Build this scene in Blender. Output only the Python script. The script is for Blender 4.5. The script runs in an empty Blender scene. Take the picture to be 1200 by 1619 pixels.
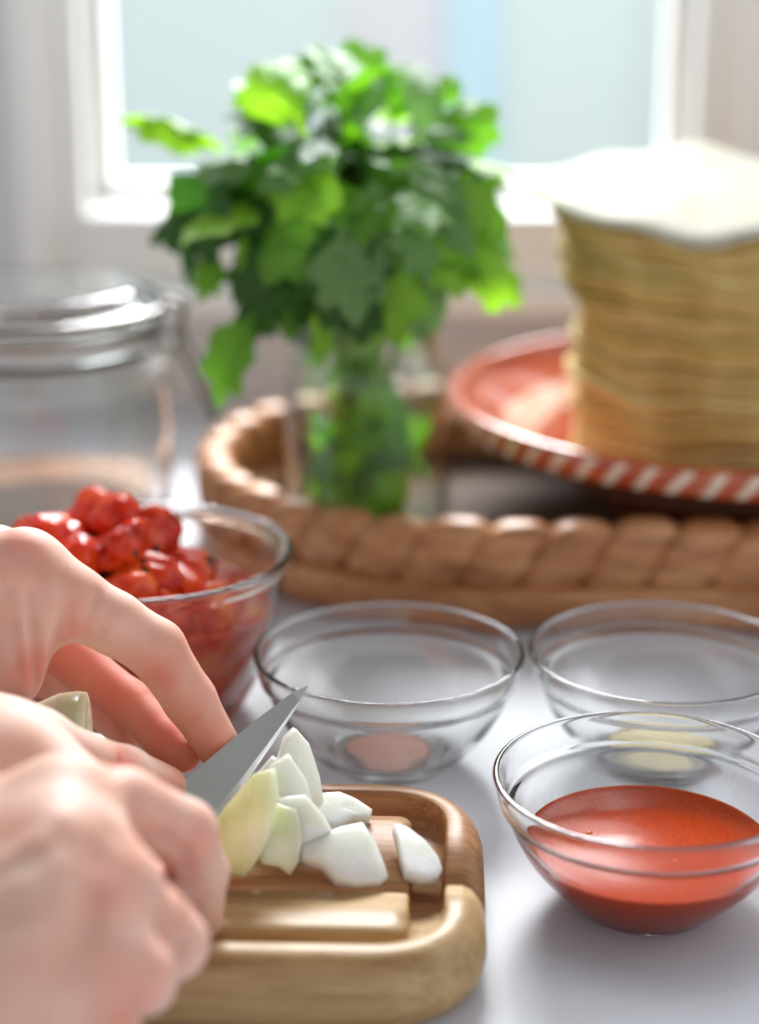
import bpy, bmesh, math, random
import numpy as np
from mathutils import Vector, Matrix, noise
random.seed(7)
S = bpy.context.scene
COL = S.collection

# ------------------------------------------------------------------ camera
H, PITCH, FPX = 0.325, math.radians(18.0), 3000.0
cam_d = bpy.data.cameras.new('camera'); cam = bpy.data.objects.new('camera', cam_d); COL.objects.link(cam)
cam.location = (0, 0, H); cam.rotation_euler = (math.radians(90) - PITCH, 0, 0)
cam_d.sensor_fit = 'VERTICAL'; cam_d.sensor_height = 36.0; cam_d.sensor_width = 36.0
cam_d.lens = 36.0 * FPX / 1619.0
cam_d.clip_start = 0.01
cam_d.dof.use_dof = True; cam_d.dof.focus_distance = 0.652; cam_d.dof.aperture_fstop = 3.5
S.camera = cam

# ------------------------------------------------------------------ world + lights + exposure
w = bpy.data.worlds.new('world'); S.world = w; w.use_nodes = True
bg = w.node_tree.nodes['Background']; bg.inputs[0].default_value = (0.93, 0.96, 1.02, 1); bg.inputs[1].default_value = 0.95

def area(name, loc, target, sx, sy, power, col):
    l = bpy.data.lights.new(name, 'AREA'); l.shape = 'RECTANGLE'; l.size = sx; l.size_y = sy
    l.energy = power; l.color = col
    o = bpy.data.objects.new(name, l); COL.objects.link(o); o.location = loc
    o.rotation_euler = (Vector(target) - Vector(loc)).to_track_quat('-Z', 'Y').to_euler()
    return o
area('window_daylight', (0.15, 1.95, 0.97), (0.05, 0.80, 0.05), 0.9, 0.6, 76, (0.95, 0.98, 1.0))
area('side_daylight', (1.6, 0.9, 1.1), (0.05, 0.8, 0.05), 1.2, 1.1, 5, (1.0, 0.99, 0.97))
pl = bpy.data.lights.new('ceiling_bulb', 'POINT'); pl.energy = 1.6; pl.shadow_soft_size = 0.035; pl.color = (1.0, 0.85, 0.6)
po = bpy.data.objects.new('ceiling_bulb', pl); COL.objects.link(po); po.location = (0.02, 0.35, 1.7)

S.view_settings.view_transform = 'Standard'
S.view_settings.look = 'None'
S.view_settings.exposure = 0.16
S.view_settings.gamma = 1.0
S.view_settings.use_curve_mapping = False
cy = S.cycles
cy.use_denoising = True
cy.caustics_refractive = True; cy.caustics_reflective = True
cy.blur_glossy = 0.5
cy.max_bounces = 16; cy.transmission_bounces = 14; cy.glossy_bounces = 6; cy.diffuse_bounces = 5; cy.transparent_max_bounces = 16
cy.sample_clamp_indirect = 6.0

# ------------------------------------------------------------------ helpers
CP, SP = math.cos(PITCH), math.sin(PITCH)
RIGHT, UP, FWD = Vector((1, 0, 0)), Vector((0, SP, CP)), Vector((0, CP, -SP))
EYE = Vector((0, 0, H))
def P(px, py, d):            # point seen at pixel, at distance d along the view axis
    return EYE + d * (FWD + RIGHT * ((px - 600) / FPX) + UP * ((809.5 - py) / FPX))
def ray(px, py): return FWD + RIGHT * ((px - 600) / FPX) + UP * ((809.5 - py) / FPX)
def G(px, py, z=0.0):        # point seen at pixel, at height z
    r = ray(px, py); return EYE + r * ((z - H) / r.z)
def onplane(px, py, p0, n):
    r = ray(px, py); return EYE + r * ((p0 - EYE).dot(n) / r.dot(n))

def mesh(name, verts, faces, mat, parent=None, smooth=True):
    me = bpy.data.meshes.new(name); me.from_pydata([tuple(v) for v in verts], [], [tuple(f) for f in faces])
    if mat: me.materials.append(mat)
    if smooth: me.polygons.foreach_set('use_smooth', [True] * len(me.polygons))
    me.update()
    return link(name, me, parent)
def link(name, me, parent=None):
    o = bpy.data.objects.new(name, me); COL.objects.link(o)
    if parent: o.parent = parent
    return o
def empty(name, loc=(0, 0, 0), rz=0):
    o = bpy.data.objects.new(name, None); COL.objects.link(o); o.location = loc; o.rotation_euler = (0, 0, rz)
    o.empty_display_size = 0.02
    return o
def tag(o, label=None, cat=None, group=None, kind=None):
    if label: o['label'] = label
    if cat: o['category'] = cat
    if group: o['group'] = group
    if kind: o['kind'] = kind
    return o
def bm_obj(name, bm, mat, parent=None, smooth=True):
    bmesh.ops.recalc_face_normals(bm, faces=bm.faces)
    me = bpy.data.meshes.new(name); bm.to_mesh(me); bm.free()
    if mat: me.materials.append(mat)
    if smooth: me.polygons.foreach_set('use_smooth', [True] * len(me.polygons))
    return link(name, me, parent)
def box(name, lo, hi, mat, parent=None, bev=0.0, seg=2):
    bm = bmesh.new(); bmesh.ops.create_cube(bm, size=1)
    for v in bm.verts:
        v.co = Vector([(lo[i] + hi[i]) / 2 + v.co[i] * (hi[i] - lo[i]) for i in range(3)])
    if bev: bmesh.ops.bevel(bm, geom=list(bm.edges), offset=bev, segments=seg, affect='EDGES', profile=0.5)
    return bm_obj(name, bm, mat, parent, smooth=False)
def catmull(pts, n=5):
    out = []
    P_ = [pts[0]] + list(pts) + [pts[-1]]
    for i in range(1, len(P_) - 2):
        p0, p1, p2, p3 = [np.array(q, float) for q in P_[i - 1:i + 3]]
        for k in range(n):
            t = k / n
            out.append(tuple(0.5 * ((2 * p1) + (-p0 + p2) * t + (2 * p0 - 5 * p1 + 4 * p2 - p3) * t * t + (-p0 + 3 * p1 - 3 * p2 + p3) * t ** 3)))
    out.append(tuple(pts[-1])); return out
def lathe(prof, seg=96, fn=None):
    V, F = [], []; rows = []
    for (r, z) in prof:
        if r < 1e-6:
            rows.append([len(V)]); V.append((0, 0, z))
        else:
            rows.append(list(range(len(V), len(V) + seg)))
            for k in range(seg):
                a = 2 * math.pi * k / seg; V.append((r * math.cos(a), r * math.sin(a), z))
    for a, b in zip(rows, rows[1:]):
        for k in range(seg):
            k2 = (k + 1) % seg
            if len(a) == 1 and len(b) == 1: continue
            if len(a) == 1: F.append((a[0], b[k2], b[k]))
            elif len(b) == 1: F.append((a[k], a[k2], b[0]))
            else: F.append((a[k], a[k2], b[k2], b[k]))
    return V, F
def lathe_obj(name, prof, mat, parent=None, seg=96, loc=(0, 0, 0)):
    V, F = lathe(prof, seg); bm = bmesh.new()
    vs = [bm.verts.new(v) for v in V]
    for f in F: bm.faces.new([vs[i] for i in f])
    o = bm_obj(name, bm, mat, parent); o.location = loc; return o
def ringloft(name, loops, mat, parent=None, cap0=True, cap1=True, closed=False, smooth=True):
    V, F = [], []; n = len(loops[0])
    for L in loops: V += [tuple(p) for p in L]
    m = len(loops)
    for i in range(m if closed else m - 1):
        for k in range(n):
            k2 = (k + 1) % n; j = (i + 1) % m
            F.append((i * n + k, i * n + k2, j * n + k2, j * n + k))
    if not closed and cap0: F.append(tuple(range(n))[::-1])
    if not closed and cap1: F.append(tuple((m - 1) * n + k for k in range(n)))
    bm = bmesh.new(); vs = [bm.verts.new(v) for v in V]
    for f in F: bm.faces.new([vs[i] for i in f])
    return bm_obj(name, bm, mat, parent, smooth)
def tube(name, pts, r, mat, parent=None, seg=10, closed=False):
    pts = [Vector(p) for p in pts]; n = len(pts); loops = []
    rr = r if isinstance(r, (list, tuple)) else [r] * n
    ref = Vector((0, 0, 1)); prev = None
    for i, p in enumerate(pts):
        if closed: t = pts[(i + 1) % n] - pts[i - 1]
        else: t = pts[min(i + 1, n - 1)] - pts[max(i - 1, 0)]
        t.normalize()
        if prev is None:
            u = t.cross(ref)
            if u.length < 1e-3: u = t.cross(Vector((1, 0, 0)))
        else: u = prev - t * prev.dot(t)
        u.normalize(); prev = u; v = t.cross(u)
        loops.append([p + rr[i] * (u * math.cos(2 * math.pi * k / seg) + v * math.sin(2 * math.pi * k / seg)) for k in range(seg)])
    return ringloft(name, loops, mat, parent, closed=closed)
def rrect(hx, hy, R, n=10):   # rounded rectangle outline, ccw
    R = max(R, 0.0008); out = []
    for (cx, cy_, a0) in ((hx - R, hy - R, 0), (-hx + R, hy - R, 90), (-hx + R, -hy + R, 180), (hx - R, -hy + R, 270)):
        for k in range(n + 1):
            a = math.radians(a0 + 90 * k / n); out.append((cx + R * math.cos(a), cy_ + R * math.sin(a)))
    return out

# ------------------------------------------------------------------ materials
class M:
    def __init__(s, name):
        s.m = bpy.data.materials.new(name); s.m.use_nodes = True; s.t = s.m.node_tree; s.n = s.t.nodes; s.l = s.t.links
        s.b = s.n['Principled BSDF']; s.out = s.n['Material Output']
    def set(s, **k):
        for a, v in k.items(): s.b.inputs[a.replace('_', ' ')].default_value = v
        return s
    def add(s, t, **k):
        n = s.n.new(t)
        for a, v in k.items():
            if hasattr(n, a): setattr(n, a, v)
            else: n.inputs[a].default_value = v
        return n
    def L(s, a, b): s.l.new(a, b)
    def coord(s, scale=(1, 1, 1), out='Object', rot=(0, 0, 0)):
        tc = s.add('ShaderNodeTexCoord'); mp = s.add('ShaderNodeMapping'); mp.inputs['Scale'].default_value = scale; mp.inputs['Rotation'].default_value = rot
        s.L(tc.outputs[out], mp.inputs[0]); return mp.outputs[0]
    def ramp(s, fac, stops, interp='LINEAR'):
        r = s.add('ShaderNodeValToRGB'); r.color_ramp.interpolation = interp
        e = r.color_ramp.elements
        while len(e) < len(stops): e.new(0.5)
        for q, (p, c) in zip(e, stops): q.position = p; q.color = (*c, 1) if len(c) == 3 else c
        s.L(fac, r.inputs[0]); return r.outputs[0]
    def noise(s, vec, scale, detail=4, rough=0.55, dist=0.0):
        n = s.add('ShaderNodeTexNoise'); n.inputs['Scale'].default_value = scale; n.inputs['Detail'].default_value = detail
        n.inputs['Roughness'].default_value = rough; n.inputs['Distortion'].default_value = dist
        if vec is not None: s.L(vec, n.inputs['Vector'])
        return n.outputs['Fac']
    def bump(s, h, strength=0.3, dist=0.001):
        b = s.add('ShaderNodeBump'); b.inputs['Strength'].default_value = strength; b.inputs['Distance'].default_value = dist
        s.L(h, b.inputs['Height']); s.L(b.outputs[0], s.b.inputs['Normal']); return b
    def mix(s, fac, a, b, mode='MIX'):
        x = s.add('ShaderNodeMix'); x.data_type = 'RGBA'; x.blend_type = mode
        for sock, v in ((x.inputs[0], fac), (x.inputs[6], a), (x.inputs[7], b)):
            if isinstance(v, (int, float)): sock.default_value = v
            elif isinstance(v, tuple): sock.default_value = (*v, 1)
            else: s.L(v, sock)
        return x.outputs[2]
    def color(s, c): s.L(c, s.b.inputs['Base Color']); return s

def srgb(r, g, b):
    f = lambda c: (c / 255 / 12.92) if c <= 10 else ((c / 255 + 0.055) / 1.055) ** 2.4
    return (f(r), f(g), f(b))
def plain(name, c, rough=0.5, **k):
    m = M(name); m.set(Base_Color=(*c, 1), Roughness=rough, **k); return m.m
def glassmat(name, c=(1, 1, 1), rough=0.0, ior=1.48):
    m = M(name); m.set(Base_Color=(*c, 1), Roughness=rough, IOR=ior, Transmission_Weight=1.0); return m.m
MG = glassmat('clear_glass', (0.985, 0.993, 0.99))
def thin(name, c, ior):
    m = M(name); tr = m.add('ShaderNodeBsdfTransparent'); tr.inputs[0].default_value = (*c, 1); gl = m.add('ShaderNodeBsdfGlossy'); gl.inputs['Roughness'].default_value = 0.01
    lw = m.add('ShaderNodeLayerWeight'); pw = m.add('ShaderNodeMath'); pw.operation = 'POWER'; pw.inputs[1].default_value = 2.6; m.L(lw.outputs['Facing'], pw.inputs[0])
    fr = m.add('ShaderNodeMath'); fr.operation = 'MULTIPLY_ADD'; fr.inputs[1].default_value = 0.75 if ior > 1.3 else 0.2; fr.inputs[2].default_value = ((ior - 1) / (ior + 1)) ** 2; m.L(pw.outputs[0], fr.inputs[0]); mx = m.add('ShaderNodeMixShader')
    m.L(fr.outputs[0], mx.inputs[0]); m.L(tr.outputs[0], mx.inputs[1]); m.L(gl.outputs[0], mx.inputs[2]); m.L(mx.outputs[0], m.out.inputs['Surface']); return m.m
MGT = thin('thin_glass', (0.97, 0.985, 0.98), 1.4)
MGJ = glassmat('jar_glass', (0.95, 0.97, 0.965))

def woodmat(name, stops, scale=(6, 60, 60), sc=3.0, rough=0.45, bump=0.25, patch=None):
    m = M(name); v = m.coord(scale)
    f = m.noise(v, sc, 8, 0.62, 0.35); f2 = m.noise(m.coord(tuple(q * 4 for q in scale)), sc, 4, 0.6)
    c = m.ramp(f, stops)
    g = m.ramp(f2, [(0.35, (0.72, 0.66, 0.6)), (0.6, (1, 1, 1))])
    c = m.mix(0.55, c, g, 'MULTIPLY')
    if patch: c = m.mix(m.ramp(m.noise(m.coord(), 22, 2), [(0.42, (0, 0, 0)), (0.62, (1, 1, 1))]), c, patch)
    m.color(c); m.set(Roughness=rough); m.bump(f2, bump, 0.0004); return m.m

MW_red = woodmat('acacia_red', [(0.28, srgb(150, 100, 60)), (0.5, srgb(186, 134, 88)), (0.7, srgb(208, 160, 112))])
MW_pale = woodmat('acacia_pale', [(0.28, srgb(164, 126, 80)), (0.5, srgb(188, 154, 106)), (0.7, srgb(204, 172, 124))])
MW_tray = woodmat('carved_wood', [(0.3, srgb(150, 92, 52)), (0.5, srgb(198, 136, 88)), (0.72, srgb(222, 168, 118))], (7, 40, 40), 3, 0.42, 0.3)
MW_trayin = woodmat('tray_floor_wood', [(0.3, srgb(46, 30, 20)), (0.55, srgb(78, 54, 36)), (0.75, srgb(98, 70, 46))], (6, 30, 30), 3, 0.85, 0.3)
MW_brd = woodmat('brown_board_wood', [(0.3, srgb(112, 72, 46)), (0.55, srgb(160, 112, 78)), (0.75, srgb(186, 136, 98))], (6, 30, 30), 3, 0.5, 0.2)

m = M('countertop_stone'); f = m.noise(m.coord(), 9, 6, 0.6)
m.color(m.ramp(f, [(0.3, srgb(208, 210, 218)), (0.7, srgb(220, 222, 229))])); m.set(Roughness=0.5, Specular_IOR_Level=0.35); MCOUNT = m.m
MWALL = plain('wall_paint', srgb(226, 223, 220), 0.7)
MTRIM = plain('white_trim_paint', srgb(244, 244, 242), 0.4)

# ------------------------------------------------------------------ setting
WY = 1.24
tag(box('countertop', (-1.3, 0.10, -0.04), (1.3, WY, 0), MCOUNT, bev=0.004), kind='structure')
def wx(px, py=200, y=WY):  # X on the wall plane
    r = ray(px, py); return (EYE + r * (y / r.y)).x
def wz(py, y=WY):
    r = ray(600, py); return (EYE + r * (y / r.y)).z
xl, xr, zb, zt = wx(124, 150), wx(1104, 150), wz(300) - 0.012, 1.25
ow = empty('wall_back'); tag(ow, kind='structure')
TH = 0.10
box('wall_panel', (-3, WY, -0.04), (xl, WY + TH, 1.9), MWALL, ow)
box('wall_panel', (xr, WY, -0.04), (3, WY + TH, 1.9), MWALL, ow)
box('wall_panel', (xl, WY, -0.04), (xr, WY + TH, zb), MWALL, ow)
box('wall_panel', (xl, WY, zt), (xr, WY + TH, 1.9), MWALL, ow)
tag(box('unseen_ceiling', (-3, -3.2, 1.9), (3, WY + TH, 1.94), plain('ceiling_paint', (0.2, 0.2, 0.2), 0.8)), kind='structure')  # out of view; added and darkened to cut overhead fill light
win = empty('window_1', (0, 0, 0)); tag(win, kind='structure')
cw = 0.026
box('window_casing', (xl - cw, WY - 0.022, zb - 0.045), (xl + 0.004, WY, zt + cw), MTRIM, win, 0.003)
cwl, cw = cw, 0.075
box('window_casing', (xr - 0.004, WY - 0.022, zb - 0.045), (xr + cw, WY, zt + cw), MTRIM, win, 0.003)
cw = cwl
box('window_casing', (xl + 0.004, WY - 0.022, zt), (xr - 0.004, WY, zt + cw), MTRIM, win, 0.003)
box('window_sill', (xl + 0.004, WY - 0.03, zb - 0.045), (xr - 0.004, WY, zb), MTRIM, win, 0.003)
box('casing_bead', (xl - cw - 0.012, WY - 0.034, zb - 0.052), (xl - cw + 0.006, WY, zt + cw), MTRIM, win, 0.003)
box('casing_bead', (xr + 0.022, WY - 0.034, zb - 0.052), (xr + 0.036, WY, zt + cw), MTRIM, win, 0.003)
box('sill_ledge', (xl - cw, WY - 0.05, zb - 0.062), (xr + cw, WY, zb - 0.045), MTRIM, win, 0.003)
for (a, b, c, d) in ((xl + .001, xl + 0.014, zb, zt), (xr - 0.014, xr - .001, zb, zt), (xl + 0.014, xr - 0.014, zb + .0, zb + 0.012), (xl + 0.014, xr - 0.014, zt - 0.012, zt)):
    box('sash', (a, WY + 0.04, c), (b, WY + 0.07, d), MTRIM, win, 0.002)
mp = M('window_pane_glass'); tr = mp.add('ShaderNodeBsdfTransparent'); gl = mp.add('ShaderNodeBsdfGlossy'); gl.inputs['Roughness'].default_value = 0.02
fr = mp.add('ShaderNodeFresnel'); fr.inputs['IOR'].default_value = 1.25; mx = mp.add('ShaderNodeMixShader')
mp.L(fr.outputs[0], mx.inputs[0]); mp.L(tr.outputs[0], mx.inputs[1]); mp.L(gl.outputs[0], mx.inputs[2]); mp.L(mx.outputs[0], mp.out.inputs['Surface'])
box('window_pane', (xl + 0.014, WY + 0.053, zb + 0.012), (xr - 0.014, WY + 0.056, zt - 0.012), mp.m, win)
# building outside the window: siding panels of pale aqua and grey
ext = empty('wall_outside', (0, 0, 0)); tag(ext, kind='structure')
EY = 2.75
edges = [(-400, 178, srgb(166, 180, 180)), (178, 535, srgb(170, 184, 182)), (535, 705, srgb(176, 178, 182)), (705, 790, srgb(156, 182, 192)), (790, 1000, srgb(170, 184, 182)), (1000, 1700, srgb(166, 178, 176))]
for (a, b, c) in edges:
    m_ = plain('siding_paint', c, 0.7)
    box('siding_panel', (wx(a, 150, EY), EY + 0.01 * (a % 3), -0.3), (wx(b, 150, EY), EY + 0.05, 1.15), m_, ext, 0.002)

# ------------------------------------------------------------------ glass prep bowls
BOWL_OUT = [(0.0, 0.0014), (0.019, 0.0014), (0.0212, 0.0001), (0.0232, 0.0002), (0.0255, 0.0022), (0.0325, 0.0088), (0.0400, 0.0175), (0.0452, 0.0270), (0.0474, 0.0335),
            (0.0483, 0.0350), (0.0497, 0.0362), (0.0504, 0.0376), (0.0515, 0.0430), (0.0522, 0.0457)]
BOWL_RIM = [(0.0525, 0.0466), (0.0519, 0.0472), (0.0509, 0.0472), (0.0502, 0.0465)]
BOWL_IN = [(0.0498, 0.0450), (0.0488, 0.0390), (0.0478, 0.0368), (0.0462, 0.0350), (0.0452, 0.0335), (0.0430, 0.0275), (0.0376, 0.0185), (0.0300, 0.0100), (0.0225, 0.0050), (0.012, 0.0036), (0.0, 0.0034)]
def glass_bowl(label, loc, group='clear glass prep bowls'):
    t = empty('glass_prep_bowl', loc); tag(t, label, 'bowl', group)
    lathe_obj('bowl_body', catmull(BOWL_OUT + BOWL_RIM + BOWL_IN, 4), MG, t, 112)
    return t
def rimcenter(px, py): g = G(px, py, 0.047); return (g.x, g.y, 0.0002)
c_sauce = rimcenter(1029, 1226); c_mid = rimcenter(615, 1029); c_right = rimcenter(1049, 1028)
glass_bowl('small clear glass bowl holding the orange-red sauce, nearest on the right', c_sauce)
glass_bowl('small clear glass bowl with a pink powder, just behind the cutting board', c_mid)
glass_bowl('small clear glass bowl with a cream powder, behind the sauce bowl at right', c_right)

def contents(name, prof_in, level_z, shrink=-0.0002):
    pr = [(r + shrink if r > 0.001 else 0, z - 0.0001) for (r, z) in catmull(prof_in, 5)]
    pr = pr[::-1]; out = []
    for a, b in zip(pr, pr[1:]):
        out.append(a)
        if a[1] <= level_z < b[1]:
            t = (level_z - a[1]) / (b[1] - a[1]); rr = a[0] + t * (b[0] - a[0])
            out.append((rr, level_z)); break
    R = out[-1][0]
    out += [(R - 0.0012, level_z - 0.0002), (R - 0.003, level_z - 0.0006), (R * 0.6, level_z - 0.0007), (R * 0.3, level_z - 0.0007), (0, level_z - 0.0007)]
    return out
m = M('sauce'); f = m.noise(m.coord(), 900, 3)
m.color(m.ramp(f, [(0.35, srgb(176, 54, 5)), (0.7, srgb(194, 70, 10))]))
m.set(Roughness=0.12, Subsurface_Weight=0.5, Subsurface_Scale=0.004, Subsurface_Radius=(1.0, 0.4, 0.05), Specular_IOR_Level=0.2, IOR=1.25)
m.bump(m.noise(m.coord(), 260, 3), 0.05, 0.0004); MSAUCE = m.m
o = lathe_obj('sauce', contents('s', BOWL_IN, 0.0232, 0.0002), MSAUCE, None, 112, (c_sauce[0], c_sauce[1], c_sauce[2]))
tag(o, 'smooth orange-red sauce filling half of the nearest glass bowl', 'sauce')
bub = lathe_obj('sauce_bubble', [(0.0, -0.0005), (0.0010, 0.0), (0.0012, 0.0003), (0.0007, 0.0007), (0, 0.0008)], plain('oil_bubble', srgb(232, 130, 60), 0.15), o, 16)
for i, (dx, dy) in enumerate(((-0.008, -0.004), (-0.019, 0.006), (0.008, -0.008))):
    b_ = bub if i == 0 else bub.copy()
    if i: COL.objects.link(b_)
    b_.location = (dx, dy, 0.0222)

def heap(name, cx, cy, z0, R, h, mat, seedv, gr=0.0008):
    V, F = [], []; nr, ns = 12, 48
    V.append((0, 0, h))
    for i in range(1, nr + 1):
        q = i / nr
        for k in range(ns):
            a = 2 * math.pi * k / ns
            n_ = noise.noise(Vector((math.cos(a) * 1.6 + seedv, math.sin(a) * 1.6, q)))
            r = R * q * (1 + 0.18 * n_)
            zz = h * (1 - q * q) + gr * noise.noise(Vector((r * math.cos(a) * 500, r * math.sin(a) * 500, seedv))) * (1 - q ** 4)
            bow = 0.0
            V.append((r * math.cos(a), r * math.sin(a), zz))
    for k in range(ns): F.append((0, 1 + k, 1 + (k + 1) % ns))
    for i in range(nr - 1):
        for k in range(ns):
            a, b = 1 + i * ns + k, 1 + i * ns + (k + 1) % ns; F.append((a, a + ns, b + ns, b))
    F.append(tuple(1 + (nr - 1) * ns + k for k in range(ns))[::-1])
    o = mesh(name, V, F, mat); o.location = (cx, cy, z0); return o
m = M('pink_powder'); m.color(m.ramp(m.noise(m.coord(), 1200, 2), [(0.3, srgb(222, 160, 140)), (0.7, srgb(240, 200, 184))])); m.set(Roughness=0.9); MPINK = m.m
m = M('cream_powder'); m.color(m.ramp(m.noise(m.coord(), 1200, 2), [(0.3, srgb(216, 198, 148)), (0.7, srgb(238, 224, 184))])); m.set(Roughness=0.9); MCREAM = m.m
tag(heap('pink_powder', c_mid[0], c_mid[1], 0.0040, 0.0175, 0.0045, MPINK, 1.0), 'small heap of pale pink powder in the middle glass bowl', 'spice', kind='stuff')
tag(heap('cream_powder', c_right[0], c_right[1], 0.0058, 0.0225, 0.0075, MCREAM, 4.0), 'heap of cream coloured powder in the right rear glass bowl', 'spice', kind='stuff')

# ------------------------------------------------------------------ cutting board
BZ = 0.025
bl, br_, bfY, bbY = -0.285, 0.0348, 0.4940, 0.622
bcx, bcy = (bl + br_) / 2, (bfY + bbY) / 2; hx, hy = (br_ - bl) / 2, (bbY - bfY) / 2
RC = 0.036
spec = [(0.0075, 0.0), (0.0035, 0.0012), (0.0010, 0.0050), (0.0, 0.0095), (0.0004, 0.0150), (0.0022, 0.0200), (0.0050, 0.0236), (0.0078, BZ), (0.0122, BZ), (0.0130, 0.0246), (0.0133, 0.0235),
        (0.0135, 0.0170), (0.0148, 0.0148), (0.0238, 0.0145), (0.0247, 0.0158), (0.0249, 0.0205), (0.0256, 0.0217), (0.030, 0.0219)]
loops = [[(x, y, z) for (x, y) in rrect(hx - d, hy - d, (RC - d if d < 0.0125 else max(0.0045, 0.0215 - (d - 0.0130) * 1.5)), 12)] for (d, z) in spec]
brd = empty('cutting_board', (bcx, bcy, 0.0003), math.radians(-2.0)); tag(brd, 'small rectangular wooden cutting board with rounded corners and a carved groove', 'cutting board')
tmp = ringloft('board_tmp', loops, None)
split = -0.0150
for nm, mt, side in (('wood_stave', MW_red, 1), ('wood_stave', MW_pale, -1)):
    bm = bmesh.new(); bm.from_mesh(tmp.data)
    r = bmesh.ops.bisect_plane(bm, geom=list(bm.verts) + list(bm.edges) + list(bm.faces), plane_co=(0, split, 0), plane_no=(0, 1, 0), clear_inner=(side > 0), clear_outer=(side < 0))
    bmesh.ops.holes_fill(bm, edges=[e for e in bm.edges if e.is_boundary], sides=0)
    ob = bm_obj(nm, bm, mt, brd)
    tag(ob, 'reddish brown wooden stave at the back of the board' if side > 0 else 'paler tan wooden stave at the front of the board')
bpy.data.objects.remove(tmp)

# ------------------------------------------------------------------ sdf bodies (hands)
def surface_nets(D, org, h):
    sgn = D < 0
    nx, ny, nz = D.shape
    acc = np.zeros((nx - 1, ny - 1, nz - 1, 3)); cnt = np.zeros((nx - 1, ny - 1, nz - 1))
    offs = [(i, j, k) for i in (0, 1) for j in (0, 1) for k in (0, 1)]
    def sub(A, o): return A[o[0]:o[0] + nx - 1, o[1]:o[1] + ny - 1, o[2]:o[2] + nz - 1]
    for a in offs:
        for ax in range(3):
            if a[ax]: continue
            b = list(a); b[ax] = 1; b = tuple(b)
            da, db = sub(D, a), sub(D, b); m_ = (da < 0) != (db < 0)
            t = np.where(m_, da / np.where(m_, da - db, 1), 0)
            for q in range(3):
                acc[..., q] += m_ * (a[q] + (t if q == ax else 0))
            cnt += m_
    act = cnt > 0
    idx = -np.ones(act.shape, int); idx[act] = np.arange(act.sum())
    ii = np.argwhere(act)
    V = (ii + acc[act] / cnt[act][:, None]) * h + org
    F = []
    for ax in range(3):
        u, v = (ax + 1) % 3, (ax + 2) % 3
        sl0 = [slice(None)] * 3; sl1 = [slice(None)] * 3
        sl0[ax] = slice(0, -1); sl1[ax] = slice(1, None)
        a, b = sgn[tuple(sl0)], sgn[tuple(sl1)]
        e = np.argwhere(a != b)
        e = e[(e[:, u] > 0) & (e[:, v] > 0) & (e[:, u] < D.shape[u] - 1) & (e[:, v] < D.shape[v] - 1)]
        fl = a[tuple(e.T)]
        def I(du, dv):
            q = e.copy(); q[:, u] -= du; q[:, v] -= dv; return idx[tuple(q.T)]
        q = np.stack([I(1, 1), I(0, 1), I(0, 0), I(1, 0)], 1)
        q = np.where(fl[:, None], q, q[:, ::-1]); F.append(q)
    return V, np.concatenate(F)
def cone_sd(X, a, b, ra, rb):
    a, b = np.array(a), np.array(b); ba = b - a; L2 = (ba ** 2).sum()
    t = np.clip(((X - a) @ ba) / L2, 0, 1)
    return np.sqrt((((X - a) - t[..., None] * ba) ** 2).sum(-1)) - (ra + (rb - ra) * t)
def smin(a, b, k):
    hh = np.maximum(k - np.abs(a - b), 0) / k; return np.minimum(a, b) - hh * hh * k * 0.25
def hand_mesh(name, palm, fingers, kp, kf, h, mat, parent, grooves=(), flush_shade=()):
    allp = [q for ch in [palm] + fingers for q in ch]
    pts = np.array([list(q[0]) for q in allp] + [list(q[1]) for q in allp]); rm = max(max(q[2], q[3]) for q in allp) + 0.012
    lo, hi = pts.min(0) - rm, pts.max(0) + rm
    n = np.ceil((hi - lo) / h).astype(int) + 1
    g = [lo[i] + h * np.arange(n[i]) for i in range(3)]
    X = np.stack(np.meshgrid(*g, indexing='ij'), -1).astype(np.float32)
    d = None
    for (a, b, ra, rb) in palm:
        e = cone_sd(X, a, b, ra, rb); d = e if d is None else smin(d, e, kp)
    out = d.copy()
    for ch in fingers:
        f = None
        for (a, b, ra, rb) in ch:
            e = cone_sd(X, a, b, ra, rb); f = e if f is None else smin(f, e, 0.0025)
        out = np.minimum(out, smin(d, f, kf))
    def surf(px, py):
        o_ = inv @ EYE; rd = ray(px, py); ts = np.linspace(0.40, 0.80, 900)
        Q = np.array(o_)[None] + ts[:, None] * np.array(rd)[None]; I_ = np.round((Q - lo) / h).astype(int)
        ok = ((I_ >= 0) & (I_ < n)).all(1); v = np.full(len(ts), 1.0); v[ok] = d0[tuple(I_[ok].T)]
        k = np.argmax(v < 0); return Q[k] if v[k] < 0 else None
    d0 = out.copy(); segs = []
    for (line, r, depth) in grooves:
        L_ = [q for q in (surf(*p_) for p_ in line) if q is not None]
        segs += [(a, b, r, depth) for a, b in zip(L_, L_[1:])]
    for (a, b, r, depth) in segs:       # soft skin creases and folds (negative depth: raised tendons)
        q = cone_sd(X, a, b, 0, 0); out = out + depth * np.exp(-(q / r) ** 2)
    V, F = surface_nets(out, lo, h)
    me = bpy.data.meshes.new(name); me.from_pydata(V.tolist(), [], F.tolist()); me.materials.append(mat)
    me.polygons.foreach_set('use_smooth', [True] * len(me.polygons)); me.update()
    o = link(name, me, parent)
    fl = np.zeros(len(V))
    for (c, r, k_) in flush_shade: fl = np.maximum(fl, k_ * np.exp(-(((V - np.array(c)) ** 2).sum(1)) / r ** 2))
    at = me.attributes.new('flush_shade', 'FLOAT', 'POINT'); at.data.foreach_set('value', fl.astype(np.float32))
    sm = o.modifiers.new('smooth', 'SMOOTH'); sm.factor = 0.5; sm.iterations = 3
    return o

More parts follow.
